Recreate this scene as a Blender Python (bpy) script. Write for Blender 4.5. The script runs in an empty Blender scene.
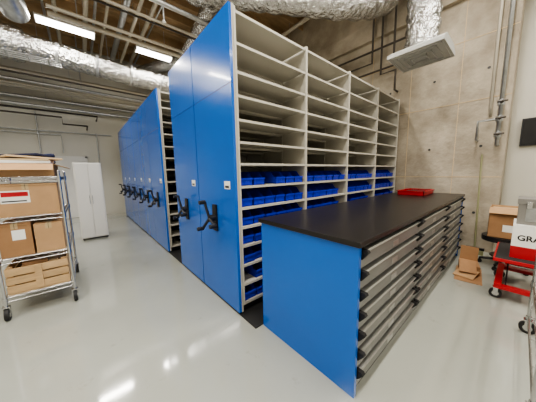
import bpy, math, random
from mathutils import Vector, Matrix
random.seed(4)
H=1.5
# ------------------------------------------------------------------ materials
def mat(name,col,rough=.5,metal=0.,noise=0.,nscale=5.,bump=0.,bscale=40.,coat=0.,col2=None,emit=0.,stretch=None,detail=4,lo=.3,hi=.7,bd=.03):
    m=bpy.data.materials.new(name); m.use_nodes=True
    nt=m.node_tree; b=nt.nodes['Principled BSDF']
    b.inputs['Base Color'].default_value=(*col,1); b.inputs['Roughness'].default_value=rough
    b.inputs['Metallic'].default_value=metal; b.inputs['Coat Weight'].default_value=coat
    b.inputs['Coat Roughness'].default_value=.05
    if emit:
        b.inputs['Emission Color'].default_value=(*col,1); b.inputs['Emission Strength'].default_value=emit
    tc=nt.nodes.new('ShaderNodeTexCoord'); src=tc.outputs['Object']
    if stretch:
        mp=nt.nodes.new('ShaderNodeMapping'); mp.inputs['Scale'].default_value=stretch
        nt.links.new(src,mp.inputs['Vector']); src=mp.outputs['Vector']
    if noise or col2:
        n=nt.nodes.new('ShaderNodeTexNoise'); n.inputs['Scale'].default_value=nscale; n.inputs['Detail'].default_value=detail
        n.inputs['Roughness'].default_value=.62
        nt.links.new(src,n.inputs['Vector'])
        r=nt.nodes.new('ShaderNodeValToRGB')
        r.color_ramp.elements[0].position=lo; r.color_ramp.elements[1].position=hi
        c2=col2 if col2 else tuple(min(1,c*(1-noise)) for c in col)
        r.color_ramp.elements[0].color=(*c2,1); r.color_ramp.elements[1].color=(*col,1)
        nt.links.new(n.outputs['Fac'],r.inputs['Fac']); nt.links.new(r.outputs['Color'],b.inputs['Base Color'])
    if bump:
        n2=nt.nodes.new('ShaderNodeTexNoise'); n2.inputs['Scale'].default_value=bscale; n2.inputs['Detail'].default_value=5
        nt.links.new(src,n2.inputs['Vector'])
        bp=nt.nodes.new('ShaderNodeBump'); bp.inputs['Strength'].default_value=bump; bp.inputs['Distance'].default_value=bd
        nt.links.new(n2.outputs['Fac'],bp.inputs['Height']); nt.links.new(bp.outputs['Normal'],b.inputs['Normal'])
    return m
M=dict(
 blue=mat('blue_laminate',(.003,.115,.50),.22,0,.05,3,coat=.25),
 cream=mat('cream_steel',(.50,.475,.41),.4),
 black=mat('black_plastic',(.010,.010,.012),.4),
 rubber=mat('rubber',(.02,.02,.02),.7),
 bin=mat('blue_bin_plastic',(.004,.02,.45),.35),
 top=mat('dark_worktop',(.012,.010,.010),.32,0,.3,60),
 grey=mat('grey_drawer_steel',(.27,.27,.26),.35,.5),
 dgrey=mat('drawer_gap',(.05,.05,.052),.5,.2),
 alu=mat('aluminium',(.55,.55,.53),.3,.9),
 chrome=mat('chrome_wire',(.6,.6,.6),.22,1),
 white=mat('white_paint',(.66,.65,.61),.5),
 label=mat('label_card',(.85,.85,.8),.5),
 foil=mat('foil_insulation',(.70,.70,.68),.2,.97,.5,9,bump=1,bscale=14,bd=.08),
 galv=mat('galvanised',(.50,.51,.51),.35,.85,.25,12),
 pipe=mat('painted_pipe',(.50,.46,.38),.45,.2),
 dpipe=mat('dark_pipe',(.07,.06,.05),.5,.3),
 card=mat('cardboard',(.38,.21,.10),.8,0,.15,8),
 card2=mat('cardboard_light',(.50,.31,.16),.8,0,.12,8),
 wood=mat('pine_wood',(.62,.42,.22),.6,0,.3,3,stretch=(1,8,8)),
 tape=mat('packing_tape',(.48,.36,.20),.3),
 red=mat('red_paint',(.42,.008,.015),.35),
 redp=mat('red_plastic',(.42,.006,.012),.4),
 navy=mat('navy_cloth',(.015,.02,.06),.8),
 screen=mat('screen',(.01,.01,.012),.15),
 tan=mat('tan_paper',(.55,.42,.26),.8),
 pole=mat('wooden_pole',(.25,.25,.13),.5),
 vent=mat('diffuser_paint',(.42,.42,.40),.5),
 casegrey=mat('case_grey',(.22,.21,.19),.5,.1),
 glow=mat('lamp_diffuser',(1,.97,.92),.5,emit=14),
)
floor_m=mat('epoxy_floor',(.37,.38,.335),.085,0,.08,.8,coat=.4,bump=.015,bscale=4)
# scuffs: second fine noise darkens the epoxy slightly
nt=floor_m.node_tree; bs=nt.nodes['Principled BSDF']
base=bs.inputs['Base Color'].links[0].from_socket
tc=nt.nodes.new('ShaderNodeTexCoord'); n=nt.nodes.new('ShaderNodeTexNoise'); n.inputs['Scale'].default_value=3.5; n.inputs['Detail'].default_value=12; n.inputs['Roughness'].default_value=.75
nt.links.new(tc.outputs['Object'],n.inputs['Vector'])
r=nt.nodes.new('ShaderNodeValToRGB'); r.color_ramp.elements[0].position=.60; r.color_ramp.elements[0].color=(1,1,1,1); r.color_ramp.elements[1].position=.78; r.color_ramp.elements[1].color=(.55,.53,.48,1)
mx=nt.nodes.new('ShaderNodeMix'); mx.data_type='RGBA'; mx.blend_type='MULTIPLY'; mx.inputs[0].default_value=.8
nt.links.new(n.outputs['Fac'],r.inputs['Fac']); nt.links.new(base,mx.inputs[6]); nt.links.new(r.outputs['Color'],mx.inputs[7]); nt.links.new(mx.outputs[2],bs.inputs['Base Color'])
wall_m=mat('wall_paint',(.58,.56,.49),.6,0,.04,1.5)
conc_m=mat('raw_concrete',(.50,.44,.345),.75,0,0,1.3,col2=(.27,.23,.17),bump=.4,bscale=14,detail=12,lo=.36,hi=.66)
deck_m=mat('ceiling_deck',(.46,.32,.18),.8,0,.4,2,stretch=(1,4,1),detail=8)
MI=list(M.keys()); ML=list(M.values())

class MB:
    def __init__(s): s.v=[];s.f=[];s.m=[];s.s=[]
    def add(s,vs,fs,m,sm=False):
        o=len(s.v); s.v+= [tuple(v) for v in vs]
        for f in fs: s.f.append([i+o for i in f]); s.m.append(MI.index(m) if isinstance(m,str) else m); s.s.append(sm)
    def box(s,a,b,m,R=None,piv=None):
        x0,y0,z0=a;x1,y1,z1=b
        vs=[Vector(p) for p in [(x0,y0,z0),(x1,y0,z0),(x1,y1,z0),(x0,y1,z0),(x0,y0,z1),(x1,y0,z1),(x1,y1,z1),(x0,y1,z1)]]
        if R is not None:
            pv=Vector(piv) if piv else (vs[0]+vs[6])/2
            vs=[R@(v-pv)+pv for v in vs]
        s.add(vs,[(0,3,2,1),(4,5,6,7),(0,1,5,4),(1,2,6,5),(2,3,7,6),(3,0,4,7)],m)
    def bar(s,p0,p1,w,t,m):
        p0=Vector(p0);p1=Vector(p1); d=(p1-p0).normalized(); n=Vector((-d.z,0,d.x))*w/2; y=Vector((0,t/2,0))
        vs=[p0-n-y,p1-n-y,p1-n+y,p0-n+y,p0+n-y,p1+n-y,p1+n+y,p0+n+y]
        s.add(vs,[(0,3,2,1),(4,5,6,7),(0,1,5,4),(1,2,6,5),(2,3,7,6),(3,0,4,7)],m)
    def prism(s,prof,axis,a,b,m):
        n=len(prof)
        def P(p,t):
            l=[p[0],p[1]]; l.insert(axis,t); return l
        vs=[P(p,a) for p in prof]+[P(p,b) for p in prof]
        s.add(vs,[list(range(n))[::-1],list(range(n,2*n))]+[(i,(i+1)%n,(i+1)%n+n,i+n) for i in range(n)],m)
    def tube(s,path,r,m,seg=10,ribs=0,smooth=0,ribamp=.04,cap=True):
        pts=[Vector(p) for p in path]
        for _ in range(smooth):
            q=[pts[0]]
            for i in range(len(pts)-1):
                if i>0: q.append(pts[i].lerp(pts[i+1],.2))
                if i<len(pts)-2: q.append(pts[i].lerp(pts[i+1],.8))
            q.append(pts[-1]); pts=q
        if ribs:
            q=[]
            for i in range(len(pts)-1):
                n=max(1,int((pts[i+1]-pts[i]).length/ribs*2))
                q+=[pts[i].lerp(pts[i+1],k/n) for k in range(n)]
            q.append(pts[-1]); pts=q
        n=len(pts); t0=(pts[1]-pts[0]).normalized()
        up=Vector((0,0,1)) if abs(t0.z)<.9 else Vector((1,0,0))
        nrm=t0.cross(up).normalized(); vs=[]
        for i,p in enumerate(pts):
            t=(pts[min(i+1,n-1)]-pts[max(i-1,0)]).normalized()
            nrm=(nrm-t*nrm.dot(t)).normalized(); bn=t.cross(nrm)
            rr=r
            if ribs: rr=r*(1+(ribamp if i%2 else -ribamp)+random.uniform(-.4,.4)*ribamp)
            vs+=[p+(nrm*math.cos(k*2*math.pi/seg)+bn*math.sin(k*2*math.pi/seg))*rr for k in range(seg)]
        fs=[(i*seg+k,i*seg+(k+1)%seg,(i+1)*seg+(k+1)%seg,(i+1)*seg+k) for i in range(n-1) for k in range(seg)]
        s.add(vs,fs,m,True)
        if cap:
            s.add(vs[:seg],[list(range(seg))[::-1]],m); s.add(vs[-seg:],[list(range(seg))],m)
    def cyl(s,a,b,r,m,seg=12): s.tube([a,b],r,m,seg)
    def ball(s,c,r,m,seg=10):
        vs=[];fs=[]
        c=Vector(c); n=6
        for i in range(n+1):
            th=math.pi*i/n
            for k in range(seg):
                ph=2*math.pi*k/seg
                vs.append(c+Vector((math.sin(th)*math.cos(ph),math.sin(th)*math.sin(ph),math.cos(th)))*r)
        for i in range(n):
            for k in range(seg): fs.append((i*seg+k,(i+1)*seg+k,(i+1)*seg+(k+1)%seg,i*seg+(k+1)%seg))
        s.add(vs,fs,m,True)
    def mesh(s,name):
        me=bpy.data.meshes.new(name); me.from_pydata(s.v,[],s.f)
        used=sorted(set(s.m)); mp={u:i for i,u in enumerate(used)}
        for u in used: me.materials.append(ML[u])
        for p,mi,sm in zip(me.polygons,s.m,s.s): p.material_index=mp[mi]; p.use_smooth=sm
        me.update(); return me
    def build(s,name,loc=(0,0,0),bevel=0,rz=0):
        o=bpy.data.objects.new(name,s.mesh(name)); bpy.context.collection.objects.link(o)
        o.location=loc; o.rotation_euler=(0,0,rz)
        if bevel:
            md=o.modifiers.new('bevel','BEVEL'); md.width=bevel; md.segments=2; md.limit_method='ANGLE'; md.angle_limit=math.radians(50)
        return o
def addmat(m): ML.append(m); MI.append(m.name); return m.name
FL=addmat(floor_m); WL=addmat(wall_m); CO=addmat(conc_m); DK=addmat(deck_m)

# ------------------------------------------------------------------ room
CZ=5.9
def slab(name,a,b,m):
    q=MB(); q.box(a,b,m); return q.build(name)
slab('floor',(-4.2,-4.2,-.1),(6.4,10.6,0),FL)
slab('ceiling',(-4.2,-4.2,CZ),(6.4,10.6,CZ+.1),DK)
slab('wall_back',(-4.2,10.4,0),(6.4,10.6,CZ),WL)
slab('wall_left',(-4.2,-4.2,0),(-4.0,10.4,CZ),WL)
slab('wall_front',(-4.0,-4.2,0),(6.4,-4.0,CZ),WL)
slab('wall_right',(6.2,-4.0,0),(6.4,.2,CZ),WL)
q=MB()
q.box((5.42,.2,0),(6.4,10.4,CZ),CO)
for z in (1.35,2.7,3.75): q.box((5.414,.2,z),(5.42,10.4,z+.012),'tan')
for y in (.85,1.65,2.45): q.box((5.414,y,0),(5.42,y+.010,CZ),'tan')
for y in (.5,1.25,2.05):
    for z in (.7,1.9,3.2): q.cyl((5.415,y,z),(5.425,y,z),.022,'dgrey')
q.build('wall_concrete')
slab('trim_1',(5.32,.2,4.45),(5.42,10.38,4.8),CO)
slab('baseboard_back',(-4.0,10.385,0),(-.92,10.4,.1),'dgrey')
# door on the back wall
q=MB()
q.box((-.85,10.36,0),(-.79,10.4,2.2),'white'); q.box((.15,10.36,0),(.21,10.4,2.2),'white'); q.box((-.85,10.36,2.14),(.21,10.4,2.2),'white')
q.box((-.79,10.375,.01),(.15,10.4,2.14),'white'); q.cyl((.08,10.375,1.0),(.08,10.33,1.0),.012,'chrome'); q.cyl((.08,10.33,1.0),(-.04,10.33,1.0),.011,'chrome')
q.build('door_1')
q=MB()
for y in [i*.65-3.2 for i in range(21)]:
    q.box((-4,y-.05,CZ-.015),(5.42,y+.05,CZ),DK)
    q.box((-4,y-.02,CZ-.22),(5.42,y+.02,CZ-.015),DK)
q.build('ceiling_joists')

# ------------------------------------------------------------------ mobile shelving
L=4.16; D=.87
LV=[.12,.33,.54,.75,.95,1.15,1.37,1.6,1.81,2.02,2.24,2.45,2.70,2.965]
q=MB()
q.box((.0,.003,.03),(.035,D-.003,2.33),'blue'); q.box((.0,.003,2.336),(.035,D-.003,3.0),'blue')
q.box((.004,.01,2.32),(.03,D-.01,2.35),'black')
q.box((.03,.0,.03),(.05,D,3.0),'cream')
q.box((.05,.03,.03),(L,D-.03,.10),'black')
for k in range(5):
    x=.05+k*(L-.05-.03)/4
    q.box((x,.015,.10),(x+.012,D-.015,2.98),'cream')
    for yy in (0.0,D-.03):
        q.box((x-.010,yy,.10),(x+.022,yy+.03,2.99),'cream')
    q.box((x-.012,D/2-.015,.10),(x+.026,D/2+.015,2.99),'cream')
for z in LV:
    for k in range(4):
        x0=.05+k*(L-.08)/4+.022; x1=.05+(k+1)*(L-.08)/4-.011
        for (y0,y1) in ((.006,D/2-.02),(D/2+.02,D-.006)):
            q.box((x0,y0,z-.003),(x1,y1,z),'cream')
            q.box((x0,y0,z-.024),(x1,y0+.012,z-.003),'cream')
            q.box((x0,y1-.012,z-.024),(x1,y1,z-.003),'cream')
for k in range(6):
    for y in (.12,D-.12):
        q.cyl((.2+k*.74,y-.02,.045),(.2+k*.74,y+.02,.045),.035,'dgrey')
hy,hz=D/2,1.0
q.box((-.02,hy-.045,hz-.15),(.0,hy+.045,hz+.15),'black')
q.cyl((-.02,hy,hz),(-.085,hy,hz),.04,'black')
for a in (15,135,255):
    a=math.radians(a)
    e=(-.10,hy+math.sin(a)*.19,hz+math.cos(a)*.19)
    q.tube([(-.08,hy,hz),(-.10,hy+math.sin(a)*.14,hz+math.cos(a)*.14),e],.016,'black',8)
    q.tube([e,(e[0]-.07,e[1],e[2])],.023,'black',10)
q.box((-.004,.09,1.34),(.0,.20,1.42),'label')
q.box((-.005,.105,1.35),(-.004,.185,1.375),'dgrey')
me=q.mesh('mobile_shelving')
YS=[1.80,2.68]+[4.27+.88*i for i in range(6)]
for y in YS:
    o=bpy.data.objects.new('mobile_shelving_unit',me); bpy.context.collection.objects.link(o)
    o.location=(1.12,y,.0)
q=MB()
q.box((1.13,1.54,.0),(5.3,9.6,.010),'rubber')
q.build('floor_track_deck')

def bin_(q,x,y,z,w,d,h,m='bin'):
    t=.004
    q.box((x,y,z),(x+w,y+d,z+t),m)
    prof=[(y,z),(y+d,z),(y+d,z+h),(y+.30*d,z+h),(y+.12*d,z+h*.55),(y-.0,z+h*.55)]
    q.prism(prof,0,x,x+t,m); q.prism(prof,0,x+w-t,x+w,m)
    q.box((x,y+d-t,z),(x+w,y+d,z+h),m)
    q.box((x,y,z),(x+w,y+t,z+h*.55),m)
    q.box((x-.0,y-.012,z+h*.42),(x+w,y,z+h*.55),m)
    q.box((x+w*.3,y-.004,z+h*.1),(x+w*.7,y,z+h*.3),m)
q=MB()
for li in range(0,7):
    z=LV[li]
    for k in range(4):
        x0=1.12+.05+k*(L-.08)/4+.035; x1=1.12+.05+(k+1)*(L-.08)/4-.02
        n=6; w=(x1-x0)/n
        for i in range(n):
            if li==6 and k==0 and i in (2,): continue
            if random.random()<.05 and li<6: continue
            if li==1 and i>1: continue
            h=.155 if li!=6 else .14
            bin_(q,x0+i*w+.006,1.83+random.uniform(0,.02),z+.001,w-.012,.34,h)
q.build('storage_bins')

# ------------------------------------------------------------------ drawer counter
q=MB()
X0,X1,Y0,Y1,T=1.22,4.85,.60,1.53,1.08
q.box((X0,Y0-.01,0),(X0+.03,Y1,T-.035),'blue')
q.box((X1-.03,Y0-.01,0),(X1,Y1,T-.035),'blue')
q.box((X0+.03,Y1-.02,0),(X1-.03,Y1,T-.035),'blue')
q.box((X0+.03,Y0+.03,.0),(X1-.03,Y1-.02,T-.035),'dgrey')
q.box((X0-.02,Y0-.025,T-.035),(X1+.01,Y1+.02,T),'top')
cw=(X1-X0-.06)/3; n=7; z0=.05; dh=(T-.035-z0-.02)/n
q.box((X0+.03,Y0+.02,0),(X1-.03,Y0+.03,z0),'black')
for c in range(3):
    xa=X0+.03+c*cw
    q.box((xa-.008,Y0-.002,z0),(xa+.008,Y0+.03,T-.04),'grey')
    for r in range(n):
        za=z0+r*dh
        q.box((xa+.010,Y0,za+.006),(xa+cw-.010,Y0+.03,za+dh-.036),'grey')
        q.prism([(Y0+.03,za+dh-.034),(Y0-.012,za+dh-.036),(Y0-.024,za+dh-.022),(Y0-.018,za+dh-.014),(Y0+.03,za+dh-.012)],0,xa+.012,xa+cw-.012,'alu')
        for xe in (xa+.010,xa+cw-.04):
            q.prism([(Y0+.02,za+dh-.075),(Y0-.012,za+dh-.070),(Y0-.048,za+dh-.022),(Y0-.040,za+dh-.006),(Y0+.02,za+dh-.005)],0,xe,xe+.032,'black')
        q.box((xa+cw*.5-.055,Y0-.004,za+.022),(xa+cw*.5+.055,Y0,za+.065),'alu')
q.build('drawer_cabinet',bevel=.002)

q=MB()
q.box((4.12,.98,T+.001),(4.72,1.36,T+.006),'redp')
for p in [((4.12,.98),(4.72,.988)),((4.12,1.352),(4.72,1.36)),((4.12,.98),(4.128,1.36)),((4.712,.98),(4.72,1.36))]:
    q.box((*p[0],T+.001),(*p[1],T+.07),'redp')
q.box((4.105,.965,T+.065),(4.735,.99,T+.075),'redp'); q.box((4.105,1.35,T+.065),(4.735,1.375,T+.075),'redp')
q.box((4.105,.965,T+.065),(4.13,1.375,T+.075),'redp'); q.box((4.71,.965,T+.065),(4.735,1.375,T+.075),'redp')
for i in range(11): 
    x=4.15+i*.05; q.box((x,1.0+random.uniform(0,.1),T+.008),(x+.03,1.3,T+.06),random.choice(['redp','black','redp']))
q.build('red_parts_tray')

# ------------------------------------------------------------------ wire shelving helper
def caster(q,x,y,r=.055):
    q.cyl((x-.016,y,r),(x+.016,y,r),r,'rubber',16); q.cyl((x-.018,y,r),(x+.018,y,r),r*.55,'chrome',12)
    q.box((x-.026,y-.02,r),(x-.020,y+.02,r*2+.02),'chrome'); q.box((x+.020,y-.02,r),(x+.026,y+.02,r*2+.02),'chrome')
    q.box((x-.028,y-.028,r*2+.01),(x+.028,y+.028,r*2+.022),'chrome')
    q.cyl((x,y,r*2+.02),(x,y,r*2+.06),.014,'chrome')
def wire_unit(q,x0,x1,y0,y1,zs,top,cast=True,cr=.055):
    zb=.15 if cast else 0
    for x in (x0,x1):
        for y in (y0,y1):
            q.cyl((x,y,zb),(x,y,top),.0135,'chrome',10); q.ball((x,y,top),.0145,'chrome')
            if cast: caster(q,x,y,cr)
    for z in zs:
        for dz in (0,-.045):
            q.tube([(x0,y0,z+dz),(x1,y0,z+dz)],.005,'chrome',6);q.tube([(x0,y1,z+dz),(x1,y1,z+dz)],.005,'chrome',6)
            q.tube([(x0,y0,z+dz),(x0,y1,z+dz)],.005,'chrome',6);q.tube([(x1,y0,z+dz),(x1,y1,z+dz)],.005,'chrome',6)
        n=int((y1-y0)/.028)
        for i in range(1,n):
            y=y0+(y1-y0)*i/n; q.tube([(x0,y,z),(x1,y,z)],.0025,'chrome',5,cap=False)
        for f in (.33,.66):
            x=x0+(x1-x0)*f; q.tube([(x,y0,z-.008),(x,y1,z-.008)],.004,'chrome',5,cap=False)
        for (p0,p1) in (((x0,y0),(x1,y0)),((x0,y1),(x1,y1)),((x0,y0),(x0,y1)),((x1,y0),(x1,y1))):
            k=max(4,int(math.dist(p0,p1)/.06)); path=[]
            for i in range(k+1):
                f=i/k; path.append((p0[0]+(p1[0]-p0[0])*f,p0[1]+(p1[1]-p0[1])*f,z-(.045 if i%2 else 0)))
            q.tube(path,.0025,'chrome',5,cap=False)
        for x in (x0,x1):
            for y in (y0,y1): q.cyl((x,y,z-.05),(x,y,z+.005),.019,'chrome',10)
CX0,CX1,CY0,CY1=-.74,-.20,3.40,4.42
q=MB(); wire_unit(q,CX0,CX1,CY0,CY1,[.24,.65,1.08,1.5],1.56,cr=.065); q.build('wire_shelf_cart')

def carton(name,x0,y0,z0,w,d,h,m='card',rz=0,label=None,tape=True):
    q=MB(); a=(-w/2,-d/2,0); b=(w/2,d/2,h)
    q.box(a,b,m)
    if tape:
        q.box((-.025,-d/2-.001,h-.06),(.025,-d/2,h),'tape'); q.box((-.025,-d/2,h),(.025,d/2,h+.001),'tape'); 
        q.box((-.002,-d/2,h+.001),(.002,d/2,h+.0015),'dgrey')
        q.box((-.002,-d/2-.0015,h-.06),(.002,-d/2-.001,h),'dgrey')
    if label: label(q,w,d,h)
    return q.build(name,(x0+w/2,y0+d/2,z0),bevel=.004,rz=rz)
def lab_red(q,w,d,h):
    q.box((-w*.38,-d/2-.002,h*.42),(w*.05,-d/2,h*.8),'label')
    q.box((-w*.36,-d/2-.003,h*.62),(w*.03,-d/2-.002,h*.76),'red')
    q.box((-w*.36,-d/2-.003,h*.46),(w*.0,-d/2-.002,h*.50),'dgrey')
def lab_w(q,w,d,h):
    q.box((-w*.1,-d/2-.002,h*.5),(w*.3,-d/2,h*.8),'label')
    q.box((w/2,-d*.2,h*.4),(w/2+.002,d*.1,h*.7),'label')
carton('cardboard_box',-.72,3.44,1.083,.49,.40,.345,'card2',label=lab_red)
carton('cardboard_box',-.70,3.90,1.083,.45,.46,.33,'card')
carton('cardboard_box',-.72,3.44,.653,.24,.38,.36,'card',label=lab_w)
carton('cardboard_box',-.46,3.43,.653,.23,.40,.33,'card2')
carton('cardboard_box',-.72,3.90,.653,.48,.44,.35,'card')
q=MB()
x0,y0,z0,w,d,h=-.72,3.43,.243,.49,.92,.30
for z in (z0+.02,z0+.115,z0+.21):
    for (a,b) in (((x0,y0),(x0+w,y0+.015)),((x0,y0+d-.015),(x0+w,y0+d)),((x0,y0+.015),(x0+.015,y0+d-.015)),((x0+w-.015,y0+.015),(x0+w,y0+d-.015))):
        q.box((*a,z),(*b,z+.08),'wood')
q.box((x0,y0,z0),(x0+w,y0+d,z0+.018),'wood')
for x in (x0+.015,x0+w-.055):
    for y in (y0+.015,y0+d-.055): q.box((x,y,z0),(x+.04,y+.04,z0+h+.005),'wood')
q.box((x0+w*.5-.03,y0-.012,z0+.02),(x0+w*.5+.03,y0,z0+.29),'wood')
q.box((x0+.06,y0+.06,z0+.02),(x0+w-.06,y0+d-.06,z0+.2),'card2')
q.box((x0+.10,y0+.08,z0+.2),(x0+.30,y0+.5,z0+.31),'card',Matrix.Rotation(.1,3,'Z'))
q.box((x0+.32,y0+.10,z0+.2),(x0+.42,y0+.6,z0+.28),'tan',Matrix.Rotation(-.06,3,'Z'))
q.build('wooden_crate')
# open shallow carton with flattened cartons on the top shelf
q=MB(); 
a0,a1,b0,b1,zb=-.71,-.235,3.45,4.05,1.503
q.box((a0,b0,zb),(a1,b1,zb+.005),'card2')
for (p0,p1) in (((a0,b0),(a1,b0+.006)),((a0,b1-.006),(a1,b1)),((a0,b0),(a0+.006,b1)),((a1-.006,b0),(a1,b1))): q.box((*p0,zb),(*p1,zb+.14),'card2')
q.box((a0,b0-.13,zb+.136),(a1,b0,zb+.14),'card2',Matrix.Rotation(.55,3,'X'),((a0+a1)/2,b0,zb+.138))
q.box((a1,b0,zb+.136),(a1+.13,b1,zb+.14),'card2',Matrix.Rotation(.35,3,'Y'),(a1,b0,zb+.138))
zz=zb+.006
for i in range(8):
    t=random.uniform(.018,.028)
    R=Matrix.Rotation(random.uniform(-.03,.03),3,'Z')
    q.box((a0+.03,b0+.03,zz),(a1-.03,b1-.03,zz+t),['card2','tan','card','navy','tan','card2','label','tan'][i],R); zz+=t+.001
q.box((a0+.05,b0+.1,zz+.01),(a1+.02,b1-.1,zz+.03),'tan',Matrix.Rotation(.35,3,'Z')@Matrix.Rotation(.05,3,'Y'))
q.box((a0+.02,b0+.2,zz+.04),(a1-.08,b1-.02,zz+.06),'navy',Matrix.Rotation(-.25,3,'Z')@Matrix.Rotation(-.06,3,'Y'))
q.build('open_carton',bevel=.002)
q=MB()
path=[]
for i in range(44):
    a=i*.9; path.append((-.40+.12*math.cos(a),4.26+.045*math.sin(a),1.545+.0055*i+.012*math.sin(i*1.7)))
q.tube(path,.035,'navy',8,smooth=1); q.build('cloth_bundle')

q=MB()
q.box((-.14,6.5,.04),(.36,7.05,1.80),'white'); 
q.box((-.12,6.485,.06),(.105,6.5,1.78),'white'); q.box((.115,6.485,.06),(.34,6.5,1.78),'white')
q.box((.08,6.47,.85),(.09,6.485,1.05),'chrome'); q.box((.13,6.47,.85),(.14,6.485,1.05),'chrome')
for x in (-.12,.32):
    for y in (6.52,7.0): q.box((x,y,0),(x+.03,y+.03,.04),'black')
q.build('metal_locker',bevel=.006)

# ------------------------------------------------------------------ right corner stuff
q=MB()
x0,x1,y0,y1=3.50,4.32,-.62,.12
q.box((x0,y0,.45),(x1,y1,.485),'red'); q.box((x0+.015,y0+.015,.485),(x1-.015,y1-.015,.488),'rubber')
for yy in (y0+.03,y1-.09):
    q.box((x0,yy,.13),(x1,yy+.06,.19),'red')
q.box((x0,y0+.09,.13),(x0+.08,y1-.09,.17),'red'); q.box((x1-.08,y0+.09,.13),(x1,y1-.09,.17),'red')
for yy in (y0+.12,y1-.12):
    q.bar((x0+.06,yy,.19),(x1-.06,yy,.44),.045,.014,'black')
    q.bar((x0+.06,yy+.016,.44),(x1-.06,yy+.016,.19),.045,.014,'red')
q.cyl(((x0+x1)/2,y0+.12,.315),((x0+x1)/2,y1-.10,.315),.016,'chrome')
q.cyl((x0+.3,-.25,.16),(x0+.55,-.25,.42),.03,'chrome')
for x in (x0+.05,x1-.05):
    for y in (y0+.05,y1-.05): caster(q,x,y,.055)
q.tube([(x1-.03,y0+.06,.18),(x1+.08,y0+.06,.85),(x1+.08,y1-.42,.85),(x1-.03,y1-.42,.18)],.014,'red',10,smooth=1)
q.build('lift_cart',bevel=.003)
def lab_red2(q,w,d,h):
    q.box((-w/2-.001,-d/2,0),(-w/2,d/2,h*.36),'red')
    q.box((-w/2,-d/2-.001,0),(w/2,-d/2,h*.36),'red')
    q.box((-w/2,d/2,0),(w/2,d/2+.001,h*.36),'red')
bx=carton('printed_carton',3.64,-.46,.489,.46,.46,.38,'label',label=lab_red2,tape=False)
cu=bpy.data.curves.new('t','FONT'); cu.body='GRAL'; cu.size=.085; cu.offset=.002; cu.extrude=.001; cu.align_x='LEFT'
to=bpy.data.objects.new('printed_text',cu); bpy.context.collection.objects.link(to)
bpy.context.view_layer.update()
dg=bpy.context.evaluated_depsgraph_get(); tm=bpy.data.meshes.new_from_object(to.evaluated_get(dg))
bpy.data.objects.remove(to)
to=bpy.data.objects.new('printed_text',tm); bpy.context.collection.objects.link(to)
to.data.materials.clear(); to.data.materials.append(M['black'])
to.parent=bx; to.rotation_euler=(math.pi/2,0,-math.pi/2); to.location=(-.2325,.19,.21)
q=MB()
q.box((3.70,-.44,.871),(4.06,-.02,1.10),'casegrey')
q.box((3.69,-.45,1.10),(4.07,-.01,1.16),'casegrey'); q.box((3.695,-.38,.91),(3.70,-.08,1.06),'galv')
for y in (-.36,-.10): q.box((3.68,y-.02,1.05),(3.70,y+.02,1.13),'chrome')
q.tube([(3.69,-.30,1.0),(3.66,-.30,.98),(3.66,-.16,.98),(3.69,-.16,1.0)],.008,'black',8)
q.build('metal_case',bevel=.006)
q=MB(); cx,cy=4.76,.04
for i in range(5):
    a=i*2*math.pi/5+.3; e=(cx+.27*math.cos(a),cy+.27*math.sin(a))
    q.tube([(cx,cy,.12),(e[0],e[1],.08)],.02,'black',8); q.cyl((e[0]-.02,e[1],.03),(e[0]+.02,e[1],.03),.03,'black')
    q.cyl((e[0],e[1],.03),(e[0],e[1],.09),.012,'black')
q.cyl((cx,cy,.10),(cx,cy,.40),.028,'black')
q.cyl((cx,cy,.16),(cx,cy,.18),.17,'black',20)
q.cyl((cx,cy+.03,.41),(cx,cy+.03,.48),.25,'black',24); q.box((cx-.1,cy-.1,.39),(cx+.1,cy+.1,.42),'dgrey')
q.build('swivel_stool',bevel=.008)
q=MB(); x0,x1,y0,y1,z0,z1=4.58,4.94,-.12,.25,.481,.93
q.box((x0,y0,z0),(x1,y1,z0+.006),'card2')
q.box((x0,y0,z0),(x0+.006,y1,z1),'card');q.box((x1-.006,y0,z0),(x1,y1,z1),'card2')
q.box((x0,y0,z0),(x1,y0+.006,z1),'card2');q.box((x0,y1-.006,z0),(x1,y1,z1),'card')
q.box((x0-.1,y0,z1-.004),(x0+.004,y1,z1),'card2',Matrix.Rotation(-.9,3,'Y'),(x0,y0,z1))
q.box((x0+.02,y0+.02,z0+.1),(x1-.02,y1-.02,z1-.03),'tan')
q.box((x0-.002,y0+.08,z0+.10),(x0,y0+.22,z0+.2),'label')
q.build('open_carton')
q=MB()
q.box((3.76,.22,.0),(4.33,.50,.008),'card',Matrix.Rotation(.10,3,'Z'))
q.box((3.86,.26,.05),(4.16,.48,.058),'card2',Matrix.Rotation(-.2,3,'Z')@Matrix.Rotation(-.25,3,'Y'))
q.box((4.04,.27,.01),(4.32,.48,.14),'card',Matrix.Rotation(.2,3,'Z'))
q.box((3.92,.28,.13),(4.12,.46,.138),'card',Matrix.Rotation(.2,3,'Z')@Matrix.Rotation(-.7,3,'Y'))
q.box((4.32,.30,.01),(4.328,.5,.34),'card',Matrix.Rotation(.2,3,'Y'))
q.build('cardboard_scraps')
q=MB()
q.cyl((5.20,.42,.10),(5.395,.47,1.75),.013,'pole',8)
q.box((5.13,.30,.0),(5.21,.52,.08),'pole'); q.box((5.14,.29,.08),(5.20,.53,.12),'black')
q.build('broom')
q=MB(); wire_unit(q,1.84,2.95,-.72,-.165,[.16,.50,.84],.88,True)
q.build('wire_rack')
q=MB(); q.box((6.14,-1.1,1.9),(6.2,.06,2.38),'black'); q.box((6.135,-1.08,1.92),(6.14,.04,2.36),'screen'); q.build('wall_monitor',bevel=.006)

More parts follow.
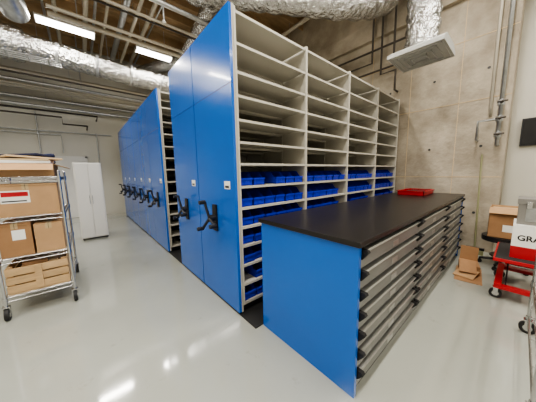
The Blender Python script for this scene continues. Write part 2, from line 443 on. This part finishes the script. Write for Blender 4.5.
# ------------------------------------------------------------------ overhead services
def rods(q,pts,r=.008):
    for (x,y,z) in pts: q.cyl((x,y,z),(x,y,CZ-.0),r,'galv',6)
q=MB()
q.tube([(-.8,8,4.62),(1.3,8,4.50),(3.5,8,4.45),(5.3,8,4.4)],.27,'foil',24,ribs=.22,ribamp=.035)
q.tube([(-3.9,8,4.70),(-1.0,8,4.62),(-.75,8,4.60)],.37,'foil',24,ribs=.22,ribamp=.035)
for x in (-.2,.6,1.4,2.2): q.tube([(x,8,4.575-x*.045),(x+.05,8,4.57-x*.045)],.29,'galv',20)
rods(q,[(-3,8,4.9),(-1.1,8,4.9),(.9,8,4.8),(3,8,4.7)]); q.build('insulated_duct')
q=MB()
q.tube([(-1.5,5.3,5.55),(-.85,6.1,5.1),(-.68,6.5,4.75),(-.68,6.75,4.7)],.20,'galv',20,ribs=.12,smooth=2,ribamp=.02)
rods(q,[(-.95,6.0,5.1)]); q.build('spiral_duct')
q=MB()
q.tube([(2.3,3.0,5.2),(2.6,5.2,5.15),(2.85,7.2,5.1),(2.0,8.9,5.1),(1.8,9.6,5.1)],.19,'foil',18,ribs=.3,smooth=2,ribamp=.03)
rods(q,[(2.35,3.5,5.1),(1.8,9.5,5.0)]); q.build('flexible_duct')
q=MB()
q.tube([(2.0,4.6,5.15),(3.1,2.9,4.55),(3.7,2.2,4.35),(4.4,1.85,4.5),(4.7,1.8,4.9),(4.75,1.8,5.85)],.25,'foil',20,ribs=.25,smooth=2,ribamp=.05)
rods(q,[(2.9,3.2,4.7),(3.6,2.35,4.4)]); q.build('flexible_duct')
q=MB()
dx,dy,dz=4.22,1.18,3.24
q.tube([(dx,dy,dz+.12),(dx,dy,CZ-.02)],.22,'foil',20,ribs=.2,ribamp=.05)
s=.36
q.prism([(dx-s,dz),(dx+s,dz),(dx+s,dz+.05),(dx+.22,dz+.13),(dx-.22,dz+.13),(dx-s,dz+.05)],1,dy-s,dy+s,'vent')
for k in range(4):
    a=s-.03-k*.075
    for (p0,p1) in (((-a,-a),(a,-a+.012)),((-a,a-.012),(a,a)),((-a,-a),(-a+.012,a)),((a-.012,-a),(a,a))):
        q.box((dx+p0[0],dy+p0[1],dz-.012-.006*k),(dx+p1[0],dy+p1[1],dz),'vent')
q.build('ceiling_diffuser')
def pipe(name,paths,r,m='pipe',rd=None,seg=8):
    q=MB()
    for p in paths: q.tube(p,r,m,seg)
    if rd: rods(q,rd,.006)
    return q.build(name)
pipe('wall_pipe_run',[[(-3.9,10.1,3.72),(5.25,10.1,3.72)],[(-3.9,10.1,3.95),(5.25,10.1,3.95)]],.05,'galv',[(x,10.1,3.75) for x in (-2,0,2,4)])
pipe('wall_pipe_run',[[(-3.9,9.9,4.2),(5.25,9.9,4.2)]],.07,'pipe',[(x,9.9,4.2) for x in (-2,0,2.3,4)])
pipe('conduit',[[(-3.9,9.6,3.35),(-.3,9.6,3.35),(-.3,9.6,3.15),(.3,9.6,3.15),(.3,10.38,3.15)],[(-3.9,9.6,3.5),(.6,9.6,3.5),(.6,10.38,3.5)]],.025,'dpipe',[(-2,9.6,3.45),(-.6,9.6,3.45)])
pipe('conduit',[[(-.95,10.34,0.9),(-.95,10.34,3.6)],[(.55,10.34,1.2),(.55,10.34,3.05)],[(-3.9,10.3,3.0),(1.0,10.3,3.0)],[(-3.9,10.3,2.9),(-.4,10.3,2.9),(-.4,10.3,2.3)]],.018,'galv')
pipe('cable_tray',[[(-3.9,6.7+dy,3.95),(-.1,6.7+dy,3.95)] for dy in (0,.1,.2,.3)]+[[(x,6.65,3.95),(x,7.05,3.95)] for x in [-3.9+.3*i for i in range(13)]],.013,'galv',[(-2.8,7.0,3.95),(-1.2,6.7,3.95)])
for (x,z,r,m,ya,yb) in ((.45,5.4,.05,'pipe',3.,10.3),(.62,5.4,.03,'galv',3.,10.3),(.85,5.45,.035,'pipe',3,10.3),(1.15,5.35,.07,'galv',3.,10.3),(1.38,5.3,.04,'pipe',3.,10.3),(1.7,5.45,.05,'pipe',3,10.3),(1.85,5.5,.025,'galv',3,10.3),(2.95,5.5,.05,'pipe',1.5,10.3),(3.3,5.45,.06,'pipe',1.5,10.3),(4.9,5.5,.05,'pipe',2.3,10.3),(-.1,5.4,.04,'pipe',3,10.3),(-.3,5.42,.025,'galv',3,10.3)):
    pipe('ceiling_pipe',[[(x,ya,z),(x,yb,z)]],r,m,[(x,y,z) for y in (4.0,6.7,9.5)])
for (y,z,r,m) in ((4.75,4.75,.045,'galv'),(5.5,4.85,.03,'pipe'),(5.62,4.85,.02,'dpipe'),(6.1,4.7,.035,'pipe'),(6.35,4.7,.05,'pipe'),(8.6,4.15,.025,'dpipe'),(8.9,4.3,.06,'pipe'),(9.15,4.15,.04,'galv'),(9.35,4.1,.03,'pipe')):
    q=MB(); xa=-.2 if y<8 else -3.9
    q.tube([(xa,y,z),(5.25,y,z)],r,m,8); rods(q,[(x,y,z) for x in (.25,3.15,5)],.006)
    if y==4.75:
        for x in (.3,1.5,2.7): q.tube([(x,y,z),(x,y,z-.3)],.018,'galv',8); q.cyl((x,y,z-.3),(x,y,z-.32),.04,'chrome')
    q.build('branch_pipe')
pipe('riser_pipe',[[(5.22,2.2,5.85),(5.22,2.2,3.6),(5.22,1.9,3.6),(5.22,1.9,3.2),(5.40,1.9,3.2)],[(5.22,1.95,5.85),(5.22,1.95,3.9),(5.22,1.5,3.9),(5.40,1.5,3.9)],[(5.22,2.4,5.85),(5.22,2.4,3.9),(5.22,3.4,3.9)],[(5.22,1.4,4.15),(5.22,4.6,4.15)],[(5.22,1.7,3.7),(5.22,3.9,3.7)]],.022,'dpipe')
q=MB()
q.tube([(5.24,.42,5.85),(5.24,.42,2.5),(5.40,.42,2.4)],.022,'pipe',8); q.tube([(5.24,.30,5.85),(5.24,.30,1.9),(5.40,.30,1.9)],.028,'galv',8)
for z in (2.05,2.3,2.55):
    q.cyl((5.24,.30,z-.04),(5.24,.30,z+.04),.045,'galv'); q.cyl((5.24,.30,z),(5.12,.28,z),.02,'dpipe'); q.cyl((5.12,.22,z),(5.12,.34,z),.014,'dpipe')
q.tube([(5.24,.30,2.3),(5.24,.55,2.3),(5.24,.55,2.0),(5.40,.55,2.0)],.02,'galv'); q.build('riser_pipe')

# ------------------------------------------------------------------ lights
def strip(x,y,z,l=1.2,w=.14,e=120,col=(1,.945,.86)):
    q=MB(); q.box((-l/2,-w/2,0),(l/2,w/2,.04),'white')
    q.prism([(-w/2+.01,0),(w/2-.01,0),(w/2-.04,-.05),(-w/2+.04,-.05)],0,-l/2+.02,l/2-.02,'glow')
    for s in (-1,1): q.box((s*l/2-.02 if s>0 else -l/2,-w/2-.005,-.055),(l/2 if s>0 else -l/2+.02,w/2+.005,.045),'white')
    for dx in (-l/3,l/3): q.cyl((dx,0,.04),(dx,0,CZ-z),.006,'galv',6)
    o=q.build('strip_light',(x,y,z))
    ld=bpy.data.lights.new('lamp','AREA'); ld.shape='RECTANGLE'; ld.size=l-.08; ld.size_y=w-.09; ld.energy=e; ld.color=col
    lo=bpy.data.objects.new('lamp',ld); bpy.context.collection.objects.link(lo); lo.parent=o; lo.location=(0,0,-.056)
for (x,l) in ((.07,1.05),(1.95,.95),(-2.0,1.2)): strip(x,7.3,5.0,l,.26,62)
for y in (-2.2,.4,2.8):
    for x in (-2.4,-.4,1.6,3.6):
        if (x,y)==(3.6,2.8): continue
        strip(x,y,5.0 if y<2 else 5.3,1.5,.24,58 if y>-2 else 34)
strip(4.9,-1.5,4.8,1.2,.22,36)
w=bpy.data.worlds.new('world'); bpy.context.scene.world=w; w.use_nodes=True
w.node_tree.nodes['Background'].inputs[0].default_value=(1,.98,.95,1); w.node_tree.nodes['Background'].inputs[1].default_value=.1
try: bpy.context.scene.view_settings.look='AgX - Medium High Contrast'
except Exception as e: print(e)

# ------------------------------------------------------------------ camera
a=Vector((253,33,-215)).normalized(); b=Vector((-186,25,-215)).normalized()
b=(b-a*b.dot(a)).normalized(); u=a.cross(b).normalized()
cam=bpy.data.cameras.new('camera'); co=bpy.data.objects.new('camera',cam); bpy.context.collection.objects.link(co)
R=Matrix((a,b,u))
co.matrix_world=Matrix.Translation((0,0,H))@R.to_4x4()
cam.sensor_width=36; cam.lens=215/536*36; cam.clip_start=.02
bpy.context.scene.camera=co
